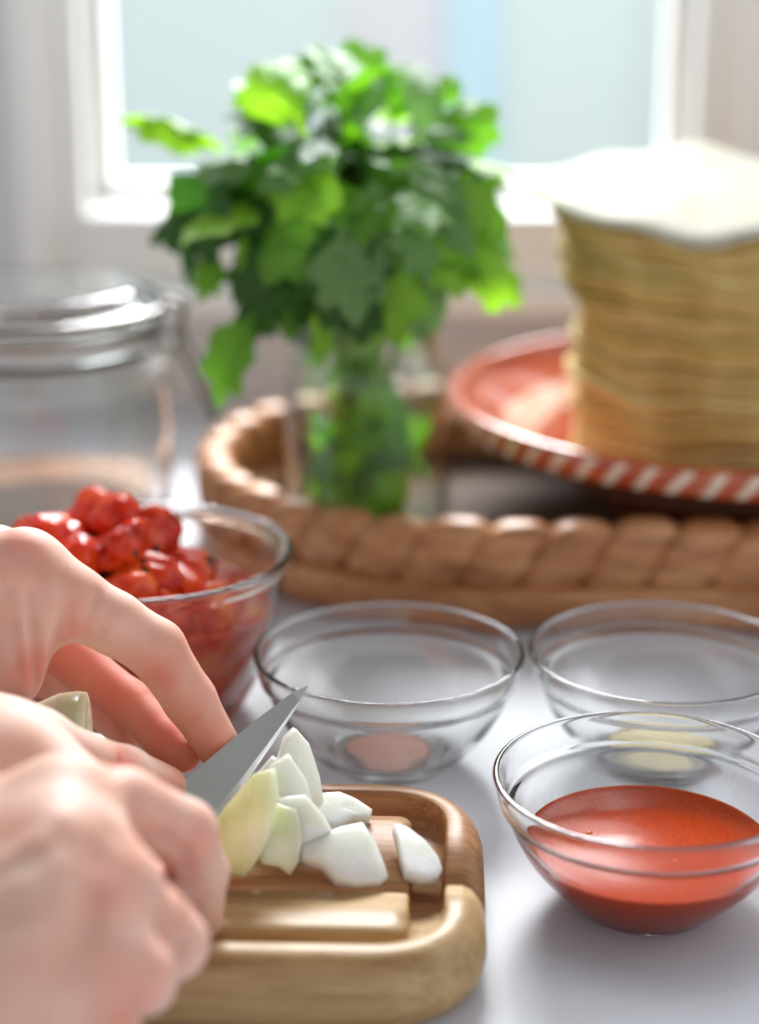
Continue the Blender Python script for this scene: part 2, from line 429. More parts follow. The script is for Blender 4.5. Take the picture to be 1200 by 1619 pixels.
m = M('skin'); n1 = m.noise(m.coord(), 38, 3, 0.5); n2 = m.noise(m.coord(), 900, 3, 0.6)
at_ = m.add('ShaderNodeAttribute'); at_.attribute_name = 'flush_shade'
c = m.ramp(n1, [(0.3, srgb(220, 162, 142)), (0.5, srgb(226, 182, 164)), (0.72, srgb(230, 198, 182))])
c = m.mix(at_.outputs['Fac'], c, srgb(222, 118, 100))  # one tint for knuckle redness and for shade painted into the skin
m.color(c)
m.set(Roughness=0.58, Subsurface_Weight=0.7, Subsurface_Scale=0.006, Subsurface_Radius=(1.0, 0.35, 0.2), Specular_IOR_Level=0.3)
m.bump(n2, 0.25, 0.0003); MSKIN = m.m
m = M('nail'); m.set(Base_Color=(*srgb(236, 190, 178), 1), Roughness=0.25, Subsurface_Weight=0.3, Subsurface_Scale=0.002, Coat_Weight=0.3); MNAIL = m.m

person = empty('person', (-0.45, 0.56, 0.0)); tag(person, 'person at the left edge chopping onion, only two bare hands in view', 'person')
inv = Matrix.Translation(-Vector((-0.45, 0.56, 0.0)))
def pt(px, py, d): return inv @ P(px, py, d)
def chain(js):   # js: list of (px,py,depth,r)
    q = [(pt(a, b, c), r) for (a, b, c, r) in js]
    return [(q[i][0], q[i + 1][0], q[i][1], q[i + 1][1]) for i in range(len(q) - 1)]
def seg2(a, b): return chain([a, b])[0]

# far hand: fingertips steady the onion
i_mcp = (38, 900, 0.640, 0.0118)
m_mcp = (-8, 888, 0.668, 0.0115)
r_mcp = (-50, 925, 0.692, 0.0105)
p_mcp = (-85, 985, 0.712, 0.0095)
wrist = (-330, 985, 0.655, 0.023)
palmA = [seg2(wrist, i_mcp), seg2(wrist, m_mcp), seg2(wrist, r_mcp), seg2(wrist, p_mcp),
         seg2((-120, 950, 0.655, 0.017), (10, 950, 0.650, 0.014)),
         seg2((38, 915, 0.640, 0.0118), (70, 960, 0.640, 0.0110)),
         seg2((-160, 1010, 0.640, 0.016), (15, 1000, 0.640, 0.0105)),
         seg2((-170, 1040, 0.63, 0.014), (8, 1070, 0.628, 0.008)),
         seg2((40, 960, 0.636, 0.010), (24, 1072, 0.628, 0.0068)),
         seg2((-640, 1070, 0.64, 0.030), wrist)]
fA = [
    chain([i_mcp, (112, 950, 0.642, 0.0122), (180, 985, 0.645, 0.0106), (246, 1026, 0.649, 0.0102), (300, 1106, 0.655, 0.0090), (345, 1180, 0.661, 0.0078)]),
    chain([m_mcp, (60, 1000, 0.680, 0.0100), (138, 1062, 0.684, 0.0088), (205, 1112, 0.679, 0.0082), (262, 1170, 0.671, 0.0076), (288, 1190, 0.667, 0.0070)]),
    chain([r_mcp, (0, 1035, 0.712, 0.0090), (80, 1072, 0.715, 0.0080), (150, 1112, 0.705, 0.0074), (200, 1160, 0.692, 0.0066)]),
    chain([p_mcp, (-60, 1060, 0.728, 0.0084), (0, 1100, 0.730, 0.0074), (60, 1135, 0.720, 0.0068), (110, 1170, 0.710, 0.0060)]),
    chain([(-170, 1050, 0.630, 0.0135), (-60, 1110, 0.622, 0.0112), (-15, 1165, 0.628, 0.0098), (15, 1225, 0.634, 0.0084)]),
]
gr = [(((46, 935), (52, 985), (56, 1040), (57, 1085)), 0.0017, 0.0026), (((78, 925), (80, 980), (68, 1040), (62, 1075)), 0.0020, -0.0016), (((104, 960), (98, 990), (92, 1015)), 0.0014, 0.0016),
      (((118, 930), (112, 965), (110, 1000)), 0.0013, 0.0011), (((152, 940), (140, 975), (134, 1005)), 0.0014, 0.0014), (((172, 965), (160, 1000), (156, 1020)), 0.0012, 0.0008), (((20, 930), (26, 990), (30, 1060)), 0.0020, 0.0016), (((34, 930), (38, 990), (42, 1060)), 0.0016, -0.0010),
      (((222, 1082), (245, 1068), (268, 1046)), 0.0013, 0.0013), (((232, 1094), (256, 1080), (278, 1060)), 0.0011, 0.0008), (((284, 1150), (305, 1134), (322, 1116)), 0.0013, 0.0011),
      (((10, 868), (40, 876), (62, 890)), 0.0025, 0.0006)]
flA = [(pt(340, 1175, 0.652), 0.012, 0.55), (pt(252, 1078, 0.638), 0.007, 0.7), (pt(300, 1150, 0.645), 0.008, 0.5), (pt(62, 1060, 0.62), 0.008, 0.8), (pt(120, 1000, 0.63), 0.006, 0.45), (pt(30, 860, 0.63), 0.009, 0.5)] \
    + [(pt(*q), 0.022, 0.75) for q in ((100, 1040, 0.675), (180, 1100, 0.675), (255, 1175, 0.665))]  # these spots paint the reddish shade along the tucked middle finger
handA = hand_mesh('hand', palmA, fA, 0.012, 0.007, 0.0013, MSKIN, person, gr, flA)
handA['label'] = 'far hand, bent fingers pressed down beside the onion'

# near hand: fist round the knife handle
i_mcp = (95, 1275, 0.530, 0.0135); m_mcp = (90, 1365, 0.508, 0.0138); r_mcp = (50, 1465, 0.494, 0.0130); p_mcp = (5, 1570, 0.488, 0.0115)
wrist = (-330, 1480, 0.520, 0.024)
palmB = [seg2(wrist, i_mcp), seg2(wrist, m_mcp), seg2(wrist, r_mcp), seg2(wrist, p_mcp),
         seg2((-60, 1400, 0.535, 0.022), (120, 1330, 0.548, 0.015)), seg2((-60, 1500, 0.53, 0.022), (90, 1470, 0.528, 0.015)),
         seg2((-140, 1280, 0.552, 0.020), (40, 1225, 0.570, 0.014)),
         seg2((-220, 1155, 0.585, 0.020), (0, 1180, 0.585, 0.0155)),
         seg2((20, 1200, 0.570, 0.0135), (130, 1262, 0.560, 0.011)),
         seg2((90, 1320, 0.515, 0.0115), (150, 1338, 0.520, 0.0100)), seg2((70, 1420, 0.498, 0.0115), (175, 1455, 0.506, 0.0100)), seg2((30, 1520, 0.488, 0.0110), (140, 1560, 0.494, 0.0095)),
         seg2((-700, 1530, 0.51, 0.032), wrist)]
fB = [
    chain([i_mcp, (195, 1278, 0.543, 0.0115), (290, 1316, 0.556, 0.0098), (316, 1380, 0.570, 0.0084), (316, 1452, 0.586, 0.0072)]),
    chain([m_mcp, (195, 1400, 0.516, 0.0106), (273, 1492, 0.528, 0.0098), (258, 1445, 0.556, 0.0088), (215, 1375, 0.580, 0.0084)]),
    chain([r_mcp, (130, 1490, 0.498, 0.0106), (212, 1538, 0.504, 0.0100), (228, 1555, 0.528, 0.0086), (190, 1510, 0.548, 0.0076)]),
    chain([p_mcp, (75, 1595, 0.488, 0.0096), (160, 1636, 0.494, 0.0088), (180, 1640, 0.515, 0.0078), (150, 1600, 0.532, 0.0068)]),
    chain([(-60, 1175, 0.585, 0.0150), (60, 1182, 0.592, 0.0118), (130, 1208, 0.602, 0.0098), (195, 1224, 0.616, 0.0092), (262, 1243, 0.634, 0.0070)]),
]
gr = [(((176, 1222), (190, 1205), (198, 1188)), 0.0014, 0.0012), (((192, 1224), (204, 1208), (212, 1194)), 0.0012, 0.0009), (((-20, 1375), (60, 1330), (95, 1290)), 0.0035, -0.0010), (((-40, 1440), (40, 1400), (90, 1365)), 0.0035, -0.0010), (((-40, 1500), (50, 1470)), 0.0035, -0.0010),
      (((140, 1400), (160, 1350), (175, 1320)), 0.0050, 0.0014), (((110, 1520), (140, 1470), (160, 1430)), 0.0050, 0.0014), (((300, 1400), (292, 1350), (262, 1325), (232, 1315)), 0.0022, 0.0016), (((262, 1440), (285, 1500), (272, 1560)), 0.0020, 0.0018), (((235, 1330), (270, 1400), (292, 1450)), 0.0030, 0.0014)]
flB = [(pt(190, 1200, 0.606), 0.007, 0.7), (pt(255, 1235, 0.63), 0.010, 0.6), (pt(258, 1372, 0.572), 0.011, 0.9), (pt(255, 1480, 0.54), 0.014, 0.6), (pt(170, 1410, 0.505), 0.011, 0.4), (pt(310, 1320, 0.55), 0.008, 0.3), (pt(180, 1600, 0.49), 0.016, 0.35)]  # knuckle redness, plus shade painted into the hollow between fingers
handB = hand_mesh('hand', palmB, fB, 0.012, 0.006, 0.0013, MSKIN, person, gr, flB)
handB['label'] = 'near hand, fist closed round the knife handle'

def nail(parent, px, py, d, up, along, ln=0.011, wd=0.0095):
    c_ = pt(px, py, d); up = Vector(up).normalized(); al = Vector(along).normalized(); al = (al - up * al.dot(up)).normalized(); s_ = al.cross(up)
    V, F = [], []; nu, nv = 8, 8
    for lay in (0, 1):
        for i in range(nu + 1):
            for j in range(nv + 1):
                u = i / nu * 2 - 1; v = j / nv * 2 - 1
                wv = wd / 2 * (1 - 0.25 * max(0, -v) ** 3 - 0.3 * max(0, v) ** 4)
                V.append(c_ + s_ * (u * wv) + al * (v * ln / 2 * (1 - 0.12 * u * u)) + up * (-0.0030 * u * u - 0.0006 * v * v - 0.0005 * lay))
    N = (nu + 1) * (nv + 1)
    for i in range(nu):
        for j in range(nv):
            a = i * (nv + 1) + j; F += [(a, a + 1, a + nv + 2, a + nv + 1), (N + a, N + a + nv + 1, N + a + nv + 2, N + a + 1)]
    for i in range(nu):
        a, b = i * (nv + 1), (i + 1) * (nv + 1); F += [(a, b, N + b, N + a), (a + nv, N + a + nv, N + b + nv, b + nv)]
    for j in range(nv):
        a, b = j, j + 1; F += [(a, N + a, N + b, b)]; a += nu * (nv + 1); b += nu * (nv + 1); F += [(a, b, N + b, N + a)]
    bm = bmesh.new(); vs = [bm.verts.new(v) for v in V]
    for f in F: bm.faces.new([vs[i] for i in f])
    return bm_obj('fingernail', bm, MNAIL, parent)
nail(handA, 356, 1143, 0.6625, RIGHT * 0.75 + UP * 0.45 + FWD * 0.45, RIGHT * 0.55 - UP * 0.84)

# ------------------------------------------------------------------ knife
m = M('blade_steel'); m.set(Base_Color=(0.72, 0.74, 0.74, 1), Metallic=1.0, Roughness=0.34)
m.bump(m.noise(m.coord((300, 20, 300)), 8, 2), 0.06, 0.0003); MSTEEL = m.m
MHAND = plain('knife_handle', srgb(40, 36, 34), 0.4)
kn = empty('paring_knife', tuple(P(300, 1275, 0.63))); tag(kn, 'small steel paring knife, blade tip raised over the onion, held in a fist', 'knife')
kinv = Matrix.Translation(-kn.location)
sp = [(488, 1083, 0.672), (462, 1096, 0.669), (400, 1143, 0.661), (340, 1193, 0.652), (290, 1236, 0.643), (262, 1262, 0.636)]
ed = [(488, 1083, 0.672), (474, 1112, 0.666), (430, 1178, 0.657), (388, 1238, 0.649), (345, 1294, 0.639), (318, 1322, 0.631)]
bm = bmesh.new(); nrm = None
p0_ = P(*sp[0]); pn_ = (P(*sp[-1]) - p0_).cross(P(*ed[-1]) - p0_).normalized()
A = [kinv @ onplane(q[0], q[1], p0_, pn_) for q in sp]; B = [kinv @ onplane(q[0], q[1], p0_, pn_) for q in ed]
nrm = (A[-1] - A[0]).cross(B[-1] - B[0]).normalized()
rows = []
for a, b in zip(A[1:], B[1:]):
    th = 0.00085
    mid1 = a.lerp(b, 0.86)
    rows.append([bm.verts.new(q) for q in (a + nrm * th, mid1 + nrm * th * 0.75, b, mid1 - nrm * th * 0.75, a - nrm * th)])
tip = bm.verts.new(A[0])
for k in range(5): bm.faces.new([tip, rows[0][k], rows[0][(k + 1) % 5]])
for r0, r1 in zip(rows, rows[1:]):
    for k in range(5): bm.faces.new([r0[k], r1[k], r1[(k + 1) % 5], r0[(k + 1) % 5]])
bm.faces.new(rows[-1])
bm_obj('blade', bm, MSTEEL, kn, smooth=False)
hp = [kinv @ P(*q) for q in ((288, 1288, 0.634), (250, 1322, 0.624), (180, 1385, 0.603), (100, 1450, 0.580), (30, 1500, 0.560))]
tube('handle', hp, [0.0060, 0.0085, 0.0092, 0.0095, 0.0080], MHAND, kn, 16)

# ------------------------------------------------------------------ onion
def onion_mat(name, c0, c1, c2):
    m = M(name); f = m.noise(m.coord((60, 60, 60)), 1.2, 3, 0.5); st = m.noise(m.coord((900, 120, 120), rot=(0.3, 0.2, 0.5)), 1.0, 2)
    c = m.ramp(f, [(0.3, c0), (0.52, c1), (0.75, c2)])
    c = m.mix(0.12, c, m.ramp(st, [(0.4, (0.75, 0.8, 0.6)), (0.6, (1, 1, 1))]), 'MULTIPLY'); m.color(c)
    m.set(Roughness=0.25, Subsurface_Weight=0.8, Subsurface_Scale=0.008, Subsurface_Radius=(1, 1, 0.7), Coat_Weight=0.2)
    m.bump(st, 0.15, 0.0004); return m.m
MON_w = onion_mat('onion_white', srgb(226, 232, 214), srgb(240, 243, 234), srgb(248, 249, 246))
MON_g = onion_mat('onion_green', srgb(212, 218, 164), srgb(228, 232, 194), srgb(240, 243, 222))
def onion_piece(label, outline, p0, n, th, mat, bow=0.0, group='chopped onion pieces on the board'):
    n = Vector(n).normalized(); pts = [onplane(x, y, p0, n) for (x, y) in outline]
    # refine outline
    o2 = []
    for i in range(len(pts)):
        a, b = pts[i], pts[(i + 1) % len(pts)]; o2 += [a, a.lerp(b, 0.33), a.lerp(b, 0.67)]
    cen = sum(pts, Vector()) / len(pts); R2 = max((q - cen).length for q in pts) ** 2
    o = empty('onion_piece', cen); bpy.data.objects.remove(o)
    V, F = [], []; N = len(o2); rings = (0.35, 0.7, 0.93, 1.0)
    for s_ in (1, -1):
        V.append(n * (s_ * th / 2 + bow))
        for q in rings:
            for p in o2:
                v = (p - cen) * q
                edge = (0.86 if q == 1.0 else 1.0)
                V.append(v + n * (s_ * th / 2 * (edge) + bow * (1 - v.length_squared / R2) + 0.0002 * noise.noise(v * 400)))
    K = 1 + N * len(rings)
    for s_, off in ((0, 0), (1, K)):
        for k in range(N):
            f = (off, off + 1 + k, off + 1 + (k + 1) % N); F.append(f if not s_ else f[::-1])
        for r in range(len(rings) - 1):
            for k in range(N):
                a, b = off + 1 + r * N + k, off + 1 + r * N + (k + 1) % N; f = (a, a + N, b + N, b); F.append(f if not s_ else f[::-1])
    e0 = 1 + (len(rings) - 1) * N
    for k in range(N): F.append((e0 + k, K + e0 + k, K + e0 + (k + 1) % N, e0 + (k + 1) % N))
    bm = bmesh.new(); vs = [bm.verts.new(v) for v in V]
    for f in F: bm.faces.new([vs[i] for i in f])
    ob = bm_obj('onion_piece', bm, mat); ob.location = cen
    tag(ob, label, 'onion', group); return ob
ZT = 0.0222
onion_piece('lone diamond-shaped white onion piece apart on the right, over the groove', [(621, 1308), (640, 1312), (668, 1336), (689, 1362), (697, 1384), (690, 1397), (664, 1396), (640, 1387), (632, 1362)], G(658, 1360, ZT + 0.0025), (0.25, -0.25, 1), 0.0042, MON_w, 0.001)
onion_piece('large white onion piece at the front right of the chopped pile', [(500, 1332), (535, 1318), (572, 1307), (592, 1342), (612, 1391), (600, 1401), (562, 1405), (530, 1399), (508, 1376), (478, 1364), (476, 1342)], G(550, 1372, ZT + 0.0040), (0.15, -0.55, 1), 0.0060, MON_w, 0.0025)
onion_piece('small flat white onion piece behind the large front piece', [(478, 1270), (505, 1262), (535, 1259), (562, 1270), (588, 1286), (583, 1299), (560, 1299), (528, 1316), (500, 1305), (482, 1292)], G(535, 1290, ZT + 0.0035), (0.1, -0.35, 1), 0.0045, MON_w, 0.001)
onion_piece('tall pointed onion slice standing up at the back of the pile', [(437, 1200), (450, 1165), (466, 1151), (484, 1172), (499, 1222), (507, 1264), (490, 1290), (462, 1310), (432, 1305), (425, 1250)], G(470, 1300, ZT + 0.003), (0.35, -1, 0.25), 0.0050, MON_w, 0.003)
onion_piece('greenish onion slice under the knife blade at the left of the pile', [(343, 1300), (372, 1262), (405, 1222), (432, 1215), (440, 1262), (430, 1320), (415, 1350), (392, 1383), (362, 1376), (343, 1352)], G(390, 1378, ZT + 0.004), (-0.25, -1, 0.35), 0.0055, MON_g, 0.003)
onion_piece('yellow-tinged onion slice in the middle of the pile', [(400, 1290), (430, 1268), (468, 1280), (478, 1320), (472, 1362), (458, 1384), (440, 1370), (415, 1366), (398, 1340)], G(440, 1370, ZT + 0.004), (0.1, -1, 0.5), 0.0055, MON_g, 0.002)
onion_piece('white onion slice leaning between the tall slice and the front piece', [(440, 1262), (480, 1258), (508, 1290), (530, 1330), (510, 1362), (478, 1368), (452, 1340)], G(490, 1366, ZT + 0.003), (0.25, -1, 0.6), 0.0055, MON_w, 0.003)
onion_piece('small pale onion chunk tucked under the blade near the tall slice', [(404, 1228), (432, 1212), (446, 1216), (442, 1240), (420, 1252), (405, 1246)], G(430, 1300, ZT + 0.008), (0.0, -1, 0.5), 0.006, MON_w, 0.001)
onion_piece('broad white onion slice filling the middle behind the yellow-tinged one', [(412, 1240), (430, 1208), (456, 1192), (482, 1232), (498, 1290), (476, 1334), (438, 1336), (414, 1300)], G(455, 1334, ZT + 0.003), (0.2, -1, 0.35), 0.005, MON_w, 0.003)
onion_piece('thin onion slice at the back behind the green slice', [(395, 1235), (430, 1195), (455, 1210), (470, 1250), (462, 1300), (420, 1330), (390, 1300)], G(440, 1312, ZT + 0.002), (-0.1, -1, 0.3), 0.004, MON_w, 0.002)

# uncut onion part between the hands
m = M('onion_layers'); wv = m.add('ShaderNodeTexWave'); wv.wave_type = 'RINGS'; wv.rings_direction = 'X'; wv.inputs['Scale'].default_value = 60; wv.inputs['Distortion'].default_value = 0.8
m.L(m.coord(), wv.inputs['Vector']); m.color(m.ramp(wv.outputs['Fac'], [(0.1, srgb(204, 206, 160)), (0.5, srgb(232, 232, 206))])); m.set(Roughness=0.25, Subsurface_Weight=0.6, Subsurface_Scale=0.006); MOL = m.m
prof = [(0.0, -0.034), (0.006, -0.033), (0.014, -0.029), (0.025, -0.020), (0.0305, -0.006), (0.031, 0.0), (0.0305, 0.003), (0.029, 0.0035), (0.0, 0.0038)]
V, F = lathe(prof, 56)
V = [Vector((z, y, x)) for (x, y, z) in V]
bm = bmesh.new(); vs = [bm.verts.new(v) for v in V]
for f in F: bm.faces.new([vs[i] for i in f])
bmesh.ops.bisect_plane(bm, geom=list(bm.verts) + list(bm.edges) + list(bm.faces), plane_co=(0, 0, -0.018), plane_no=(0, 0, 1), clear_inner=True)
bmesh.ops.holes_fill(bm, edges=[e for e in bm.edges if e.is_boundary], sides=0)
on = bm_obj('onion', bm, MOL); on.location = (-0.1010, 0.580, ZT + 0.0182); on.rotation_euler = (0, 0, 0.1)
tag(on, 'uncut remainder of the onion, pale green, showing between the two hands', 'onion')

# ------------------------------------------------------------------ tomatoes in a glass bowl
tb = G(230, 872, 0.070); TBX, TBY = tb.x - 0.002, tb.y
TOUT = [(0, 0.0022), (0.030, 0.0022), (0.034, 0.0002), (0.0375, 0.0004), (0.0410, 0.004), (0.0490, 0.020), (0.0550, 0.040), (0.0588, 0.058), (0.0600, 0.064), (0.0615, 0.0665), (0.0624, 0.0685)]
TRIM = [(0.0622, 0.0705), (0.0608, 0.0715), (0.0590, 0.0710)]
TIN = [(0.0578, 0.0690), (0.0568, 0.0640), (0.0556, 0.058), (0.0520, 0.041), (0.0462, 0.022), (0.0390, 0.0085), (0.030, 0.0052), (0.0, 0.0048)]
t = empty('glass_bowl', (TBX, TBY, 0.0002)); tag(t, 'larger clear glass bowl with a thick rim, heaped with roasted tomatoes', 'bowl')
lathe_obj('bowl_body', catmull(TOUT + TRIM + TIN, 4), MG, t, 112)
def tomato_mat(name, a, b, c, char):
    m = M(name); f = m.noise(m.coord(), 70, 4, 0.55); f2 = m.noise(m.coord(), 95, 3, 0.6)
    col = m.ramp(f, [(0.32, a), (0.5, b), (0.68, c)])
    k = m.ramp(f2, [(char, (0, 0, 0)), (char + 0.04, (1, 1, 1))]); col = m.mix(k, col, srgb(30, 14, 10)); m.color(col)
    m.set(Roughness=0.18, Subsurface_Weight=0.55, Subsurface_Scale=0.006, Subsurface_Radius=(1, 0.25, 0.08), Coat_Weight=0.1, Coat_Roughness=0.1, IOR=1.35)
    m.bump(m.noise(m.coord(), 320, 4), 0.35, 0.0012); return m.m
MT = [tomato_mat('tomato_red', srgb(168, 22, 4), srgb(216, 50, 14), srgb(234, 92, 30), 0.72),
      tomato_mat('tomato_orange', srgb(196, 40, 14), srgb(224, 78, 30), srgb(236, 130, 50), 0.80),
      tomato_mat('tomato_charred', srgb(156, 24, 6), srgb(208, 48, 14), srgb(232, 100, 34), 0.60)]
protos = []
for i in range(9):
    bm = bmesh.new(); bmesh.ops.create_icosphere(bm, subdivisions=4, radius=1)
    sd = Vector((i * 7.3, 1.1, 2.2)); sx, sy, sz = random.uniform(0.8, 1.25), random.uniform(0.85, 1.1), random.uniform(0.6, 0.9)
    for v in bm.verts:
        d = v.co.normalized(); q = 1 + 0.22 * noise.noise(d * 1.3 + sd) + 0.09 * noise.noise(d * 3.4 + sd) + 0.035 * noise.noise(d * 8 + sd)
        q -= 0.10 * max(0, noise.noise(d * 2.2 + sd * 2)) ** 0.7   # folds of slumped flesh
        v.co = Vector((d.x * sx, d.y * sy, d.z * sz)) * q * 0.0165
    me = bpy.data.meshes.new('roasted_tomato'); bm.to_mesh(me); bm.free(); me.materials.append(MT[(0, 1, 0, 0, 2, 0, 1, 2, 0)[i]])
    me.polygons.foreach_set('use_smooth', [True] * len(me.polygons)); protos.append(me)
spots = [(0, 0, 0.018, 0.9)] + [(0.024 * math.cos(a), 0.024 * math.sin(a), 0.019, 0.95) for a in np.arange(6) * 1.047] \
    + [(0.034 * math.cos(a + .3), 0.034 * math.sin(a + .3), 0.037, 1.0) for a in np.arange(9) * 0.698] + [(0.012, 0, 0.037, 1.0), (-0.014, 0.003, 0.038, 1.0)] \
    + [(0.037 * math.cos(a), 0.037 * math.sin(a), 0.056, 1.0) for a in (1.6, 2.2, 2.85, 3.5, 4.15, 4.8)] + [(0.0, -0.012, 0.056, 1.05), (-0.012, 0.014, 0.057, 1.0), (-0.014, -0.012, 0.059, 1.0), (0.012, -0.036, 0.053, 0.95), (0.030, -0.026, 0.051, 0.85), (0.010, 0.012, 0.052, 0.9)] \
    + [(-0.034, -0.008, 0.072, 1.0), (-0.018, 0.012, 0.078, 0.95), (-0.008, -0.016, 0.073, 1.05), (-0.024, -0.024, 0.071, 0.95), (0.003, 0.004, 0.072, 0.9), (-0.010, 0.001, 0.084, 0.8), (-0.030, 0.012, 0.074, 0.85), (0.008, -0.026, 0.066, 0.9), (0.022, -0.022, 0.060, 0.9), (0.018, -0.004, 0.062, 0.85), (0.034, -0.012, 0.055, 0.75), (-0.040, 0.004, 0.070, 0.9), (-0.002, -0.038, 0.064, 0.9), (-0.028, -0.034, 0.064, 0.95)]
pr_ = contents('p', TIN, 0.050, 0.0002)
R_ = pr_[[q[1] for q in pr_].index(max(q[1] for q in pr_))][0]
pr_ = [q for q in pr_ if q[1] <= 0.0500001 and q[0] > R_ - 0.0005 or q[1] < 0.04] + [(R_ - 0.002, 0.051), (R_ * 0.8, 0.052), (R_ * 0.5, 0.053), (0, 0.054)]
V, F = lathe(pr_, 72)
V = [((x * (1 - 0.10 * max(0, noise.noise(Vector((x * 60, y * 60, z_ * 60 + 5))) + .15)) if z_ > 0.008 else x), (y * (1 - 0.10 * max(0, noise.noise(Vector((x * 60, y * 60, z_ * 60 + 5))) + .15)) if z_ > 0.008 else y), z_ + (0.005 * noise.noise(Vector((x * 90, y * 90, 3))) if z_ > 0.0505 else 0)) for (x, y, z_) in V]
bm = bmesh.new(); vs = [bm.verts.new(v) for v in V]
for f in F: bm.faces.new([vs[i] for i in f])
o = bm_obj('tomato_pulp', bm, MT[1]); o.location = (TBX, TBY, 0.0002); tag(o, 'crushed tomato pulp and juice filling the lower part of the larger glass bowl', 'tomato', kind='stuff')
spots = [q for q in spots if q[2] > 0.045]
TLAB = ['red tomato piece at the back of the heap, deep in the bowl', 'charred tomato piece at the back left, below the heap', 'red tomato piece low against the far left glass wall', 'red tomato piece low at the left, behind the hand', 'charred tomato piece low at the front left, behind the hand',
    'red tomato piece pressed to the front glass beside the index finger', 'charred tomato piece buried in the middle of the heap', 'red tomato piece buried under the peak of the heap', 'orange-red tomato piece buried left of the middle of the heap', 'orange-red tomato piece against the front glass under the rim',
    'orange-red tomato piece against the glass at the right front under the rim', 'orange-red tomato piece low at the right, behind the two on the right slope', 'glossy red tomato piece just above the knuckle of the far hand', 'red tomato piece just behind the topmost one', 'black-speckled tomato piece at the centre, just below the peak',
    'red tomato piece at the left front of the heap, touching the hand outline', 'black-speckled tomato piece to the right of the peak', 'topmost tomato piece, at the very peak of the heap', 'red tomato piece at the back of the left shoulder of the heap', 'black-speckled tomato piece low at the front, above the bowl rim',
    'red tomato piece on the front right slope, next to the rim', 'black-speckled tomato piece on the right slope of the heap', 'rightmost red tomato piece, at the foot of the right slope', 'leftmost orange-red tomato piece of the heap', 'orange-red tomato piece at the front, where finger and bowl rim meet', 'orange-red tomato piece at the front left, hidden behind the knuckle']
for i, (x, y, z, s_) in enumerate(spots):
    o = link('roasted_tomato', protos[(i * 4 + i // 5) % 9]); o.location = (TBX + x * 0.98, TBY + y * 0.98, z)
    o.rotation_euler = (random.uniform(0, 6), random.uniform(0, 6), random.uniform(0, 6)) if i < 20 else (random.uniform(-.5, .5), random.uniform(-.5, .5), random.uniform(0, 6))
    o.scale = (s_,) * 3
    tag(o, 'roasted ' + TLAB[i], 'tomato', 'roasted tomatoes in the larger glass bowl')

# ------------------------------------------------------------------ carved wooden tray
tray = empty('carved_tray', (0.30, 0.955, 0.0)); tag(tray, 'large oval brown wooden tray with a rope-carved rim under the plate', 'tray')
TR0 = Vector((0.30, 0.955, 0))
def tray_out(u, off=0.0):      # u = arclength-like parameter 0..1 ; outline offset outward by off
    return None
NT = 420
def outline(ax, ay, flat):     # stadium-ish: two half-ellipses joined by straight runs
    pts = []
    per = []
    a = 0
    raw = []
    for k in range(200): th = math.pi / 2 + math.pi * k / 200; raw.append((-flat + ax * math.cos(th), ay * math.sin(th)))
    for k in range(120): raw.append((-flat + 2 * flat * k / 120, -ay))
    for k in range(200): th = -math.pi / 2 + math.pi * k / 200; raw.append((flat + ax * math.cos(th), ay * math.sin(th)))
    for k in range(120): raw.append((flat - 2 * flat * k / 120, ay))
    raw.append(raw[0]); raw = np.array(raw); dd = np.r_[0, np.cumsum(np.sqrt((np.diff(raw, axis=0) ** 2).sum(1)))]
    s_ = np.linspace(0, dd[-1], NT + 1)[:-1]
    P2 = np.stack([np.interp(s_, dd, raw[:, 0]), np.interp(s_, dd, raw[:, 1])], 1)
    T = np.roll(P2, -1, 0) - np.roll(P2, 1, 0); T /= np.linalg.norm(T, axis=1)[:, None]
    Nn = np.stack([T[:, 1], -T[:, 0]], 1); return P2, Nn, s_, dd[-1]
P2, Nn, ss, LT = outline(0.160, 0.140, 0.235)
NL = round(LT / 0.0290)
prof = [(-0.030, 0.0), (-0.010, 0.0), (-0.004, 0.004), (0.000, 0.013), (0.0015, 0.0185), (0.001, 0.021), (-0.0008, 0.0225)]
body = []
for (o_, z) in prof + [(-0.006, 0.024), (-0.016, 0.0225), (-0.024, 0.012), (-0.036, 0.0085), (-0.060, 0.008)]:
    body.append([(P2[k][0] + Nn[k][0] * o_, P2[k][1] + Nn[k][1] * o_, z) for k in range(NT)])
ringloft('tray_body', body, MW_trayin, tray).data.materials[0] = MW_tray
ringloft('tray_floor', [[(p[0] * (1 - 0), p[1], zz) for p in [(P2[k][0] - Nn[k][0] * d_, P2[k][1] - Nn[k][1] * d_) for k in range(NT)]] for (d_, zz) in ((0.020, 0.0150), (0.026, 0.0125), (0.045, 0.0100), (0.060, 0.0098))], MW_trayin, tray, cap0=False)
